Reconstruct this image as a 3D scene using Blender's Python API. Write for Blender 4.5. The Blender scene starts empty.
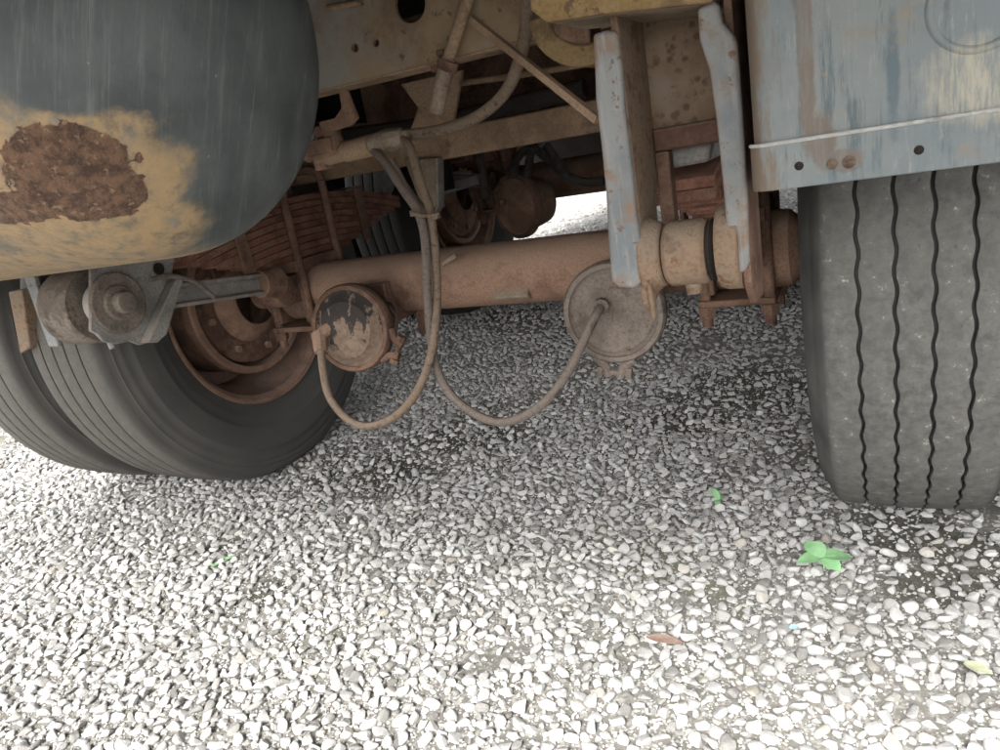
import bpy, bmesh, math, random
import numpy as np
from mathutils import Vector, Matrix
from mathutils.geometry import tessellate_polygon
from mathutils import noise as mnoise
PI = math.pi
random.seed(7)
rng = np.random.default_rng(11)
scene = bpy.context.scene

# ------------------------------------------------------------------ camera, sky, sun, exposure
CAM = np.array([.8291, -1.5842, .7997]); FPX = 736.4
yaw, pitch, roll = [math.radians(a) for a in (28.47, 16.667, 10.022)]
fw = np.array([-math.sin(yaw)*math.cos(pitch), math.cos(yaw)*math.cos(pitch), -math.sin(pitch)])
r0 = np.array([math.cos(yaw), math.sin(yaw), 0.0]); u0 = np.cross(r0, fw)
rt = r0*math.cos(roll) - u0*math.sin(roll); up = u0*math.cos(roll) + r0*math.sin(roll)
cd = bpy.data.cameras.new('camera'); cam = bpy.data.objects.new('camera', cd)
scene.collection.objects.link(cam); scene.camera = cam
cam.matrix_world = Matrix(((rt[0], up[0], -fw[0], CAM[0]), (rt[1], up[1], -fw[1], CAM[1]), (rt[2], up[2], -fw[2], CAM[2]), (0, 0, 0, 1)))
cd.sensor_width = 36; cd.lens = 36*FPX/1000; cd.clip_start = .02; cd.clip_end = 500

SUN_EL, SUN_AZ = 41, 176          # azimuth clockwise from +Y: behind the camera
world = bpy.data.worlds.new('World'); scene.world = world; world.use_nodes = True
wn = world.node_tree.nodes; wl = world.node_tree.links
bg = wn['Background']; bg.inputs['Strength'].default_value = .115
sky = wn.new('ShaderNodeTexSky'); sky.sky_type = 'NISHITA'; sky.sun_disc = False
sky.sun_elevation = math.radians(SUN_EL); sky.sun_rotation = math.radians(SUN_AZ); sky.dust_density = 4; sky.air_density = 1.0
hs = wn.new('ShaderNodeHueSaturation'); hs.inputs['Saturation'].default_value = .12
wl.new(sky.outputs[0], hs.inputs['Color']); wl.new(hs.outputs[0], bg.inputs['Color'])
sd = bpy.data.lights.new('sun', 'SUN'); sd.energy = 1.5; sd.angle = math.radians(13); sd.color = (1, .965, .91)
sun = bpy.data.objects.new('sun', sd); scene.collection.objects.link(sun)
_a, _e = math.radians(SUN_AZ), math.radians(SUN_EL)
sun.rotation_euler = Vector((math.sin(_a)*math.cos(_e), math.cos(_a)*math.cos(_e), math.sin(_e))).to_track_quat('Z', 'Y').to_euler()
scene.view_settings.view_transform = 'Standard'; scene.view_settings.look = 'None'
scene.view_settings.exposure = 2.25; scene.view_settings.gamma = 1

# ------------------------------------------------------------------ helpers
def at(x, y, **k):
    """photo pixel (1000 x 750) -> point on the plane X=, Y= or Z= that the thing stands in"""
    d = fw + rt*(x-500)/FPX - up*(y-375)/FPX
    a, v = list(k.items())[0]; i = 'XYZ'.index(a)
    return Vector(CAM + d*(v-CAM[i])/d[i])
def V(*a): return Vector(a)

class MB:
    def __init__(s): s.v = []; s.f = []
    def add(s, vs, fs):
        n = len(s.v); s.v += [Vector(p) for p in vs]; s.f += [tuple(i+n for i in f) for f in fs]; return s
    def box(s, c, size, rot=None):
        hx, hy, hz = [q/2 for q in size]
        P = [V(x, y, z) for z in (-hz, hz) for y in (-hy, hy) for x in (-hx, hx)]
        if rot is not None: P = [rot @ p for p in P]
        return s.add([p+Vector(c) for p in P], [(0, 2, 3, 1), (4, 5, 7, 6), (0, 1, 5, 4), (2, 6, 7, 3), (0, 4, 6, 2), (1, 3, 7, 5)])
    def box2(s, a, b):
        return s.box([(p+q)/2 for p, q in zip(a, b)], [abs(p-q) for p, q in zip(a, b)])
    def cyl(s, a, b, r, r2=None, n=24, cap=True):
        a = Vector(a); b = Vector(b); r2 = r if r2 is None else r2
        return s.lathe(a, b-a, [(0, r), ((b-a).length, r2)], n, cap)
    def lathe(s, o, axis, prof, n=32, cap=True, closed=False):
        """profile of (distance along the axis, radius)"""
        o = Vector(o); ax = Vector(axis).normalized()
        e1 = ax.orthogonal().normalized(); e2 = ax.cross(e1)
        m = len(prof); vs = []
        for (h, r) in prof:
            for k in range(n):
                a = 2*PI*k/n; vs.append(o + ax*h + (e1*math.cos(a)+e2*math.sin(a))*r)
        fs = []
        for i in range(m if closed else m-1):
            j = (i+1) % m
            for k in range(n):
                l = (k+1) % n; fs.append((i*n+k, i*n+l, j*n+l, j*n+k))
        if cap and not closed: fs.append(tuple(range(n-1, -1, -1))); fs.append(tuple((m-1)*n+k for k in range(n)))
        return s.add(vs, fs)
    def tube(s, pts, r, n=12, sub=6, cap=True):
        P = [Vector(p) for p in pts]
        if sub > 1 and len(P) > 2:
            Q = [P[0]*2-P[1]] + P + [P[-1]*2-P[-2]]; out = []
            for i in range(1, len(Q)-2):
                for k in range(sub):
                    t = k/sub; a, b, c, d = Q[i-1], Q[i], Q[i+1], Q[i+2]
                    out.append(.5*((2*b)+(c-a)*t+(2*a-5*b+4*c-d)*t*t+(3*b-3*c+d-a)*t**3))
            P = out + [P[-1]]
        vs = []; prev = None
        for i, p in enumerate(P):
            t = (P[min(i+1, len(P)-1)]-P[max(i-1, 0)]).normalized()
            if prev is None: e = t.orthogonal().normalized()
            else:
                e = (prev - t*prev.dot(t)).normalized()
            prev = e; g = t.cross(e)
            rr = r(i/(len(P)-1)) if callable(r) else r
            vs += [p+(e*math.cos(2*PI*k/n)+g*math.sin(2*PI*k/n))*rr for k in range(n)]
        fs = [(i*n+k, i*n+(k+1) % n, (i+1)*n+(k+1) % n, (i+1)*n+k) for i in range(len(P)-1) for k in range(n)]
        if cap: fs += [tuple(range(n-1, -1, -1)), tuple((len(P)-1)*n+k for k in range(n))]
        return s.add(vs, fs)
    def plate(s, o, ex, ey, outer, holes, th):
        """a flat plate with real holes: outline in (ex, ey), extruded th along ex x ey"""
        o = Vector(o); ex = Vector(ex); ey = Vector(ey); nz = ex.cross(ey).normalized()
        loops = [outer]+list(holes)
        fl = [[V(a, b, 0) for a, b in l] for l in loops]
        tri = tessellate_polygon(fl); flat = [p for l in fl for p in l]; n = len(flat)
        A = [o+ex*p.x+ey*p.y for p in flat]; B = [p+nz*th for p in A]
        fs = [tuple(t) for t in tri]+[tuple(i+n for i in reversed(t)) for t in tri]; b = 0
        for l in fl:
            m = len(l)
            fs += [(b+k, b+(k+1) % m, n+b+(k+1) % m, n+b+k) for k in range(m)]; b += m
        return s.add(A+B, fs)
    def prism(s, pts, ext):
        """polygon of 3-D points extruded by a vector"""
        P = [Vector(p) for p in pts]; n = len(P); ext = Vector(ext)
        return s.add(P+[p+ext for p in P], [tuple(range(n)), tuple(range(2*n-1, n-1, -1))]+[(k, (k+1) % n, n+(k+1) % n, n+k) for k in range(n)])
    def build(s, name, mat, parent=None, bevel=0, ang=32, origin=None, seg=2):
        me = bpy.data.meshes.new(name)
        og = Vector(origin) if origin is not None else V(0, 0, 0)
        me.from_pydata([tuple(p-og) for p in s.v], [], s.f)
        bm = bmesh.new(); bm.from_mesh(me)
        bmesh.ops.recalc_face_normals(bm, faces=bm.faces)
        c = math.cos(math.radians(ang))
        for e in bm.edges:
            if len(e.link_faces) == 2 and e.link_faces[0].normal.dot(e.link_faces[1].normal) < c: e.smooth = False
        for f in bm.faces: f.smooth = True
        bm.to_mesh(me); bm.free()
        if mat: me.materials.append(mat)
        o = bpy.data.objects.new(name, me); scene.collection.objects.link(o); o.location = og
        if parent: o.parent = parent
        if bevel:
            b = o.modifiers.new('bevel', 'BEVEL'); b.width = bevel; b.segments = seg; b.limit_method = 'ANGLE'; b.angle_limit = math.radians(40); b.harden_normals = False
        return o
def empty(name, loc=(0, 0, 0), parent=None):
    o = bpy.data.objects.new(name, None); scene.collection.objects.link(o); o.location = loc; o.empty_display_size = .1
    if parent: o.parent = parent
    return o
def circle(cx, cy, r, n=28, r2=None): return [(cx+r*math.cos(2*PI*k/n), cy+(r2 or r)*math.sin(2*PI*k/n)) for k in range(n)]
def copy_tree(o, parent=None):
    c = o.copy(); scene.collection.objects.link(c); c.parent = parent
    for ch in o.children: copy_tree(ch, c)
    return c

# ------------------------------------------------------------------ materials
class NT:
    def __init__(s, name):
        s.m = bpy.data.materials.new(name); s.m.use_nodes = True; s.t = s.m.node_tree; s.n = s.t.nodes; s.l = s.t.links
        s.b = s.n['Principled BSDF']; s.tc = s.n.new('ShaderNodeTexCoord'); s.P = s.tc.outputs['Object']
    def put(s, sock, v):
        if isinstance(v, bpy.types.NodeSocket): s.l.new(v, sock)
        elif isinstance(v, (tuple, list)) and len(v) == 3 and sock.type == 'RGBA': sock.default_value = (*v, 1)
        else: sock.default_value = v
    def math(s, op, a, b=0, c=0, clamp=False):
        n = s.n.new('ShaderNodeMath'); n.operation = op; n.use_clamp = clamp
        for i, q in enumerate((a, b, c)): s.put(n.inputs[i], q)
        return n.outputs[0]
    def vm(s, op, a, b):
        n = s.n.new('ShaderNodeVectorMath'); n.operation = op; s.put(n.inputs[0], a); s.put(n.inputs[1], b)
        return n.outputs['Value'] if op in ('LENGTH', 'DISTANCE', 'DOT_PRODUCT') else n.outputs[0]
    def noise(s, scale, detail=6, rough=.6, vec=None, stretch=None, dist=0, off=None):
        v = vec or s.P
        if off: v = s.vm('ADD', v, off)
        if stretch: v = s.vm('MULTIPLY', v, stretch)
        n = s.n.new('ShaderNodeTexNoise'); n.inputs['Scale'].default_value = scale; n.inputs['Detail'].default_value = detail
        n.inputs['Roughness'].default_value = rough; n.inputs['Distortion'].default_value = dist; s.l.new(v, n.inputs['Vector'])
        return n.outputs[0]
    def vor(s, scale, feature='F1', out=0, vec=None):
        n = s.n.new('ShaderNodeTexVoronoi'); n.feature = feature; n.inputs['Scale'].default_value = scale; s.l.new(vec or s.P, n.inputs['Vector']); return n.outputs[out]
    def ramp(s, v, a, b, lo=0., hi=1.):
        n = s.n.new('ShaderNodeMapRange'); n.clamp = True; n.interpolation_type = 'SMOOTHSTEP'
        for i, q in enumerate((v, a, b, lo, hi)): s.put(n.inputs[i], q)
        return n.outputs[0]
    def mix(s, f, a, b):
        n = s.n.new('ShaderNodeMix'); n.data_type = 'RGBA'; s.put(n.inputs[0], f); s.put(n.inputs[6], a); s.put(n.inputs[7], b); return n.outputs[2]
    def mul(s, a, b): return s.math('MULTIPLY', a, b)
    def mx(s, a, b): return s.math('MAXIMUM', a, b)
    def sep(s, v):
        n = s.n.new('ShaderNodeSeparateXYZ'); s.l.new(v, n.inputs[0]); return n.outputs
    def blob(s, c, size, amp=.5, nscale=20, soft=.12):
        """1 inside an ellipsoid round c whose edge is broken by noise"""
        d = s.vm('LENGTH', s.vm('DIVIDE', s.vm('SUBTRACT', s.P, tuple(c)), tuple(size)), (0, 0, 0))
        d = s.math('ADD', d, s.mul(s.math('SUBTRACT', s.noise(nscale, 5, .62), .5), amp*2))
        return s.ramp(d, 1+soft, 1-soft)
    def n_col(s, scale):
        n = s.n.new('ShaderNodeTexNoise'); n.inputs['Scale'].default_value = scale; s.l.new(s.P, n.inputs['Vector']); return n.outputs['Color']
    def upness(s):
        g = s.n.new('ShaderNodeNewGeometry'); return s.sep(g.outputs['Normal'])[2]
    def edge(s, r=.006, a=.02, b=.12):
        """1 along convex edges, where paint wears off"""
        bv = s.n.new('ShaderNodeBevel'); bv.samples = 4; bv.inputs['Radius'].default_value = r
        g = s.n.new('ShaderNodeNewGeometry'); d = s.vm('DOT_PRODUCT', bv.outputs[0], g.outputs['Normal'])
        return s.ramp(s.math('ADD', s.math('SUBTRACT', 1, d), s.mul(s.math('SUBTRACT', s.noise(45, 6, .7), .5), .22)), a, b)
    def bump(s, h, strength=.4, dist=.004, prev=None):
        n = s.n.new('ShaderNodeBump'); n.inputs['Strength'].default_value = strength; n.inputs['Distance'].default_value = dist
        s.l.new(h, n.inputs['Height'])
        if prev: s.l.new(prev, n.inputs['Normal'])
        return n.outputs[0]
    def done(s, col, rough=.8, normal=None, metal=0, spec=.3):
        s.put(s.b.inputs['Base Color'], col); s.put(s.b.inputs['Roughness'], rough); s.put(s.b.inputs['Metallic'], metal)
        s.b.inputs['Specular IOR Level'].default_value = spec
        if normal: s.l.new(normal, s.b.inputs['Normal'])
        return s.m
def grimy(name, c1, c2, c3, dust=(.30, .215, .15), dust_amt=.6, scale=7, c3_at=.6, rough=.85, bump=.5, spec=.25, kk=1.0, wear=None):
    """painted or bare steel, blotched c1/c2, chipped to c3, road dust on what faces up"""
    def adj(c, k=.78*kk, d=.03):
        g = .3*c[0]+.55*c[1]+.15*c[2]; return tuple((q*(1-d)+g*d)*k for q in c)
    c1, c2, c3, dust = adj(c1), adj(c2), adj(c3), adj(dust)
    t = NT(name)
    n1 = t.noise(scale, 8, .65); n2 = t.noise(scale*5, 8, .7, off=(3, 1, 7)); n3 = t.noise(180, 4, .6)
    n4 = t.noise(scale*1.7, 6, .6, off=(11, 4, 2))
    col = t.mix(t.ramp(n1, .38, .60), tuple(q*.82 for q in c1), tuple(q*1.1 for q in c2))
    col = t.mix(t.ramp(n2, c3_at, c3_at+.05), col, c3)
    col = t.mix(t.mul(t.ramp(n3, .45, .62), .35), col, tuple(q*.4 for q in c1))
    col = t.mix(t.mul(t.ramp(n4, .56, .66), .55), col, tuple(q*.42 for q in c3))
    if wear: col = t.mix(t.mul(t.edge(), .85), col, wear)
    upn = t.ramp(t.math('ADD', t.upness(), t.mul(t.math('SUBTRACT', n2, .5), 1.6)), -.25, .9)
    col = t.mix(t.mul(upn, dust_amt), col, dust)
    h = t.math('ADD', t.mul(n2, .7), t.mul(n3, .3))
    return t.done(col, t.ramp(n2, .3, .7, rough-.12, min(rough+.1, 1)), t.bump(h, min(bump*1.5, 1), .005), spec=spec)
M = {}
M['axle'] = grimy('axle_dusty_rust', (.20, .115, .078), (.29, .178, .124), (.13, .075, .055), (.36, .25, .18), .55, 5, .66, .9, kk=1.15)
M['rust'] = grimy('dark_rusty_steel', (.135, .072, .05), (.22, .13, .09), (.07, .045, .038), (.30, .20, .14), .5, 9, .62, .9)
M['redrust'] = grimy('red_brown_spring_steel', (.19, .088, .06), (.27, .145, .10), (.13, .065, .05), (.36, .23, .16), .35, 12, .62, .9)
M['altleaf'] = grimy('spring_leaf_darker_rust', (.17, .07, .045), (.25, .115, .08), (.10, .05, .04), (.32, .2, .14), .3, 14, .62, .92)  # slightly darker red rust for every other spring leaf
M['beige'] = grimy('dusty_beige_paint', (.36, .27, .19), (.44, .36, .27), (.22, .13, .085), (.45, .36, .26), .4, 6, .62, .85, kk=.72)
M['hose'] = grimy('dusty_rubber_hose', (.27, .195, .14), (.19, .14, .10), (.06, .05, .042), (.36, .27, .2), .45, 22, .57, .9, .5)
M['greyhose'] = grimy('grey_rubber_hose', (.22, .18, .155), (.15, .125, .108), (.05, .045, .04), (.32, .25, .2), .45, 22, .57, .88, .5)
M['darkhose'] = grimy('dark_rubber_hose', (.05, .047, .045), (.08, .075, .07), (.03, .03, .03), (.2, .16, .12), .4, 14, .65, .7, .2)
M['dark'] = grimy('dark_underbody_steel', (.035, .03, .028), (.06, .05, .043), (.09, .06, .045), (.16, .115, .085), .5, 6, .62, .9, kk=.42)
M['brownbeam'] = grimy('brown_dusty_beam', (.23, .15, .095), (.29, .2, .13), (.13, .08, .055), (.34, .24, .165), .5, 5, .68, .92, kk=1.25)
M['greyplate'] = grimy('grey_painted_plate', (.22, .215, .205), (.28, .27, .25), (.13, .10, .08), (.33, .29, .24), .4, 8, .64, .75, wear=(.15, .08, .05))
M['lightgrey'] = grimy('pale_grey_paint', (.42, .44, .45), (.36, .37, .36), (.24, .17, .12), (.4, .36, .3), .2, 10, .68, .65, kk=.72, wear=(.15, .08, .05))
M['white'] = grimy('white_bushing', (.66, .64, .60), (.56, .53, .48), (.3, .24, .19), (.5, .44, .36), .25, 8, .70, .7, .2, kk=.72)
M['chamber'] = grimy('dusty_brake_chamber', (.165, .135, .115), (.21, .175, .15), (.10, .07, .055), (.30, .22, .165), .45, 9, .60, .85, .5)
M['yellow'] = grimy('ochre_paint', (.50, .32, .12), (.42, .29, .14), (.20, .12, .07), (.5, .36, .2), .2, 9, .6, .8, kk=.6, wear=(.15, .08, .05))
M['rod'] = grimy('grey_rod_paint', (.21, .205, .2), (.28, .265, .25), (.12, .10, .085), (.36, .29, .23), .5, 9, .64, .75, wear=(.15, .08, .05))

M['mud'] = grimy('caked_mud', (.12, .085, .06), (.16, .115, .085), (.08, .055, .04), (.2, .15, .11), .3, 20, .6, .95)
M['bead'] = grimy('highlight_bead', (.5, .5, .48), (.42, .42, .4), (.3, .26, .2), (.45, .42, .38), .2, 12, .68, .5)  # pale tone carries the seam's highlight, put into the colour
M['mudsteel'] = grimy('muddy_steel', (.17, .145, .125), (.23, .19, .155), (.12, .08, .06), (.3, .24, .19), .4, 14, .58, .85)
M['rimrust'] = grimy('rim_rust', (.17, .088, .066), (.24, .145, .11), (.12, .07, .055), (.3, .22, .17), .35, 8, .64, .85, kk=1.3)
# ---- hanger: pale blue-grey paint with rust biting in from below
t = NT('worn_blue_grey_paint'); n1 = t.noise(9, 7, .62); n2 = t.noise(55, 7, .7); zz = t.sep(t.P)[2]
c = t.mix(t.ramp(n1, .38, .6), (.125, .138, .145), (.19, .195, .192))
c = t.mix(t.mul(t.ramp(t.noise(22, 8, .7, off=(4, 2, 1)), .50, .66), .8), c, (.17, .115, .075))
c = t.mix(t.mul(t.ramp(t.noise(1, 6, .7, stretch=(160, 60, 14)), .52, .7), .5), c, (.25, .25, .24))
c = t.mix(t.ramp(n2, .58, .66), c, (.11, .068, .048))
c = t.mix(t.ramp(t.math('ADD', zz, t.mul(n1, .2)), .94, 1.02), c, (.145, .10, .062))
c = t.mix(t.mul(t.edge(.008), .9), c, (.20, .115, .065))
M['hanger'] = t.done(c, t.ramp(n1, .3, .7, .55, .85), t.bump(n2, .5, .003))
t = NT('pitted_rust_beige'); n1 = t.noise(10, 7, .6); n2 = t.noise(34, 5, .6); sp = t.vor(95)
c = t.mix(t.ramp(n1, .35, .65), (.125, .085, .055), (.19, .14, .098))
c = t.mix(t.mul(t.mul(t.ramp(n2, .46, .60), t.ramp(sp, .6, .3)), .75), c, (.06, .034, .022))
c = t.mix(t.mul(t.ramp(t.noise(5, 3), .5, .65), .5), c, (.21, .195, .175))
M['pitted'] = t.done(c, .88, t.bump(n2, .5, .003), spec=.2)
M['rustbeige'] = grimy('rusting_beige_steel', (.41, .31, .22), (.34, .23, .15), (.24, .115, .06), (.45, .36, .27), .35, 13, .56, .85, .6, kk=.72, wear=(.15, .08, .05))

# ---- cross member web: beige fading to blue-grey, with pits
t = NT('beige_web_paint'); n1 = t.noise(4.5, 6, .6); n2 = t.noise(38, 7, .7); X, Yv, Z = t.sep(t.P)
c = t.mix(t.ramp(t.math('ADD', n1, t.mul(X, .45)), .34, .62), (.25, .245, .225), (.245, .175, .11))
c = t.mix(t.mul(t.ramp(n1, .50, .66), .7), c, (.28, .225, .145))
c = t.mix(t.ramp(n2, .60, .66), c, (.10, .08, .06))
c = t.mix(t.mul(t.ramp(t.noise(120, 4), .5, .7), .2), c, (.2, .14, .09))
c = t.mix(t.mul(t.ramp(t.noise(3.2, 8, .72, off=(5, 5, 5)), .48, .66), .75), c, (.125, .08, .05))
c = t.mix(t.mul(t.edge(.006), .8), c, (.17, .10, .06))
M['web'] = t.done(c, .8, t.bump(n2, .35, .002), spec=.25)

# ---- tank
TKY, TKZ, TKR, TKX, TKH = -.95, .996, .252, .097, .168
def tank_hit(x, y):
    d = fw + rt*(x-500)/FPX - up*(y-375)/FPX
    o1, o2, d1, d2 = CAM[1]-TKY, CAM[2]-TKZ, d[1], d[2]
    a = d1*d1+d2*d2; b = o1*d1+o2*d2; cc = o1*o1+o2*o2-TKR**2; q = max(b*b-a*cc, 0)
    return Vector(CAM + d*((-b-math.sqrt(q))/a))
t = NT('worn_tank_paint')
X, Yv, Z = t.sep(t.P)
lump = t.noise(7, 6, .6); fine = t.noise(60, 7, .68)
def pray(x, y): return Vector(fw + rt*(x-500)/FPX - up*(y-375)/FPX)
dn = pray(215, 60).cross(pray(205, 220)).normalized(); dt = V(0, 0, 1).cross(dn).normalized(); dv = dn.cross(dt)   # streak axes, turned so the streaks stand upright in the camera view
cx_ = t.n.new('ShaderNodeCombineXYZ')
for k_, (vec_, f_) in enumerate(((dn, 1), (dt, 1), (dv, 1))): t.l.new(t.vm('DOT_PRODUCT', t.P, tuple(vec_)), cx_.inputs[k_])
DR = cx_.outputs[0]
st = t.noise(1, 7, .72, vec=DR, stretch=(110, 6, 6)); st2 = t.noise(1, 7, .75, vec=DR, stretch=(330, 16, 16), off=(2, 5, 1))
c = t.mix(t.ramp(lump, .33, .70), (.036, .042, .043), (.078, .088, .088))
c = t.mix(t.mul(t.ramp(st, .50, .78), .7), c, (.15, .16, .156))
c = t.mix(t.mul(t.ramp(st2, .56, .76), .45), c, (.22, .23, .22))
c = t.mix(t.mul(t.ramp(st, .44, .28), .35), c, (.03, .036, .037))
ch = t.mul(t.ramp(t.noise(34, 5, .65, off=(9, 9, 2)), .70, .74), t.ramp(lump, .45, .55))
c = t.mix(t.mul(ch, .7), c, (.30, .28, .23))
oc = t.ramp(t.math('ADD', t.math('ADD', Z, t.mul(X, .30)), t.mul(t.math('SUBTRACT', lump, .5), .06)), .800, .768)   # bare ochre undercoat low on the belly
for (px_, py_, sx, sz, am) in ((50, 128, .07, .022, .6), (100, 140, .03, .04, .6), (128, 195, .030, .055, .6), (10, 180, .08, .06, .4), (85, 240, .12, .05, .35), (70, 200, .10, .07, .4), (8, 138, .04, .02, .6)):
    oc = t.mx(oc, t.blob(tank_hit(px_, py_), (sx, .12, sz), am, 22, .16))
oc = t.mx(oc, t.mul(t.mul(t.ramp(t.noise(18, 4, .6, off=(1, 7, 3)), .50, .64), .7), t.mul(t.ramp(Z, .87, .93), t.ramp(X, .12, .0))))
occ = t.mix(t.ramp(fine, .35, .65), (.29, .20, .105), (.235, .172, .105))
occ = t.mix(t.ramp(t.noise(30, 6, .65, off=(3, 3, 3)), .54, .68), occ, (.175, .15, .115))
c = t.mix(t.mul(oc, t.ramp(t.noise(50, 8, .75, off=(6, 1, 6)), .30, .55, .35, 1.)), c, occ)
def chip(c, size, amp, cells):
    d = t.vm('LENGTH', t.vm('DIVIDE', t.vm('SUBTRACT', t.P, tuple(c)), tuple(size)), (0, 0, 0))
    wv = t.vm('ADD', t.P, t.vm('MULTIPLY', t.n_col(60), (.02, .02, .02)))
    d = t.math('ADD', d, t.mul(t.math('SUBTRACT', t.sep(t.vor(cells, out=1, vec=wv))[0], .5), amp))
    return t.ramp(t.math('ADD', d, t.mul(t.math('SUBTRACT', fine, .5), .25)), 1.015, .985)
ed = t.mx(t.mx(chip(tank_hit(36, 168), (.042, .10, .038), .18, 80), chip(tank_hit(54, 194), (.048, .10, .039), .18, 80)), chip(tank_hit(14, 208), (.072, .09, .017), .25, 70))
rn = t.noise(75, 8, .7)
rc = t.mix(t.ramp(rn, .36, .62), (.075, .043, .03), (.20, .115, .07))
rc = t.mix(t.ramp(t.noise(130, 5, .6, off=(1, 1, 1)), .58, .68), rc, (.28, .18, .11))
c = t.mix(ed, c, rc)
scr = t.blob(tank_hit(108, 8), (.008, .08, .03), .35, 40, .1); c = t.mix(scr, c, (.11, .065, .04))
h = t.math('SUBTRACT', t.mul(fine, .12), t.mul(ed, .9)); h2 = t.mul(t.mul(rn, ed), 1.0)
nb = t.bump(h, 1, .006); nb = t.bump(h2, 1, .014, nb)
M['tank'] = t.done(c, t.math('ADD', t.mul(t.mx(oc, ed), .28), t.ramp(st, .3, .7, .5, .66)), nb, spec=.4)

# ---- blue-grey guard panel
PY = -.72
t = NT('worn_panel_paint'); X, Yv, Z = t.sep(t.P)
lump = t.noise(9, 6, .6); fine = t.noise(70, 7, .7)
st = t.noise(1, 8, .72, stretch=(60, 8, 6)); st2 = t.noise(1, 8, .75, stretch=(170, 20, 22), off=(5, 0, 2))
c = t.mix(t.ramp(lump, .36, .66), (.100, .120, .126), (.150, .165, .163))
c = t.mix(t.mul(t.ramp(st, .50, .64), .85), c, (.055, .078, .088))
c = t.mix(t.mul(t.ramp(st2, .55, .72), .55), c, (.27, .26, .23))
c = t.mix(t.mul(t.blob(at(968, 85, Y=PY), (.035, .05, .035), .8, 34, .4), t.ramp(st2, .35, .6, .1, .75)), c, (.30, .275, .21))
c = t.mix(t.mul(t.ramp(t.noise(1, 7, .7, stretch=(150, 30, 28), off=(1, 1, 1)), .60, .68), t.ramp(X, .80, .74)), c, (.10, .09, .085))
c = t.mix(t.blob(at(893, 75, Y=PY), (.0055, .05, .055), .6, 60, .35), c, (.07, .095, .108))
c = t.mix(t.mul(t.ramp(fine, .62, .7), .6), c, (.2, .155, .115))
c = t.mix(t.mul(t.ramp(t.noise(24, 8, .75, off=(2, 8, 4)), .55, .68), .55), c, (.165, .13, .095))
edge = t.ramp(t.math('ADD', X, t.mul(t.math('SUBTRACT', t.noise(1, 8, .7, stretch=(50, 20, 10)), .5), .09)), .742, .722)
c = t.mix(edge, c, (.12, .09, .066))
md = t.mx(t.blob(at(806, 60, Y=PY), (.008, .05, .09), .6, 40, .25), t.blob(at(822, 140, Y=PY), (.014, .05, .028), .6, 60, .25))
md = t.mx(md, t.blob(at(846, 160, Y=PY), (.016, .05, .011), .5, 45, .2))
c = t.mix(t.mul(md, t.ramp(st2, .35, .6, .45, .95)), c, (.115, .09, .072))
M['panel'] = t.done(c, t.ramp(lump, .3, .7, .42, .68), t.bump(t.math('ADD', t.mul(fine, .4), md), .4, .002), spec=.4)

# ---- tyres
def rubber(name, base, dusty, amt, speck):
    t = NT(name); n1 = t.noise(7, 7, .65); n2 = t.noise(160, 5, .7); n3 = t.noise(55, 6, .72, off=(2, 2, 2))
    X, Yv, Z = t.sep(t.P); rad = t.vm('LENGTH', t.vm('MULTIPLY', t.P, (0, 1, 1)), (0, 0, 0))
    tread = t.ramp(rad, .5085, .5155)
    c = t.mix(t.mul(t.ramp(n1, .3, .7), amt*.55), base, dusty)
    c = t.mix(t.mul(tread, t.ramp(n3, .32, .62, amt*.35, amt)), c, dusty)
    c = t.mix(t.mul(t.ramp(n2, .58, .72), .5*amt), c, tuple(q*.5 for q in base))
    c = t.mix(t.mul(t.mul(t.ramp(n3, .60, .66), t.ramp(n2, .45, .6)), t.mul(tread, speck)), c, (.30, .29, .26))
    return t.done(c, t.ramp(n1, .3, .7, .72, .92), t.bump(t.math('ADD', t.mul(n2, .5), n3), .35, .002), spec=.3)
M['tyre_l'] = rubber('black_tyre_rubber', (.058, .056, .053), (.100, .093, .081), .8, .35)
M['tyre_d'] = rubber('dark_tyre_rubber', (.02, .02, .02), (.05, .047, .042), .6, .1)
M['tyre_r'] = rubber('dusty_tyre_rubber', (.034, .034, .033), (.110, .108, .099), .95, .9)

# ---- ground
t = NT('gravel_soil'); n1 = t.noise(5, 6, .6); n2 = t.noise(90, 6, .7); vc = t.vor(34, out=1); ve = t.vor(34, 'DISTANCE_TO_EDGE')
soil = t.mix(t.ramp(n1, .35, .65), (.13, .125, .112), (.19, .182, .165)); soil = t.mix(t.mul(t.ramp(n2, .48, .62), .7), soil, (.38, .37, .35))
soil = t.mix(t.mul(t.ramp(t.noise(3, 4, .6, off=(8, 2, 0)), .56, .68), .5), soil, (.13, .13, .075))
dark_soil = None  # darker olive soil mixed in over noise-edged blobs
for (x_, y_, a_, b_) in ((905, 540, .11, .07), (985, 565, .12, .08), (935, 590, .08, .04), (262, 598, .06, .05), (372, 475, .22, .09), (740, 395, .26, .10), (690, 425, .15, .07), (470, 440, .2, .08), (225, 545, .06, .05), (225, 545, .06, .05)):
    bq = t.blob(at(x_, y_, Z=0.0), (a_, b_*1.4, .3), .55, 9, .35); dark_soil = bq if dark_soil is None else t.mx(dark_soil, bq)
soil = t.mix(t.mul(dark_soil, .75), soil, t.mix(t.ramp(n2, .4, .65), (.045, .045, .034), (.09, .087, .07)))
far = t.ramp(t.vm('LENGTH', t.vm('SUBTRACT', t.P, (-.6, .7, 0)), (0, 0, 0)), 2.6, 4.2)
stc = t.mix(t.ramp(ve, .02, .10), (.12, .11, .1), t.mix(t.sep(vc)[0], (.36, .355, .345), (.60, .59, .57)))
M['soil'] = t.done(t.mix(far, soil, stc), .95, t.bump(t.math('ADD', t.mul(n2, .6), t.mul(t.mul(ve, far), 2)), .6, .006), spec=.15)
t = NT('pale_gravel_stone'); oi = t.n.new('ShaderNodeObjectInfo'); rnd = oi.outputs['Random']
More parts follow.
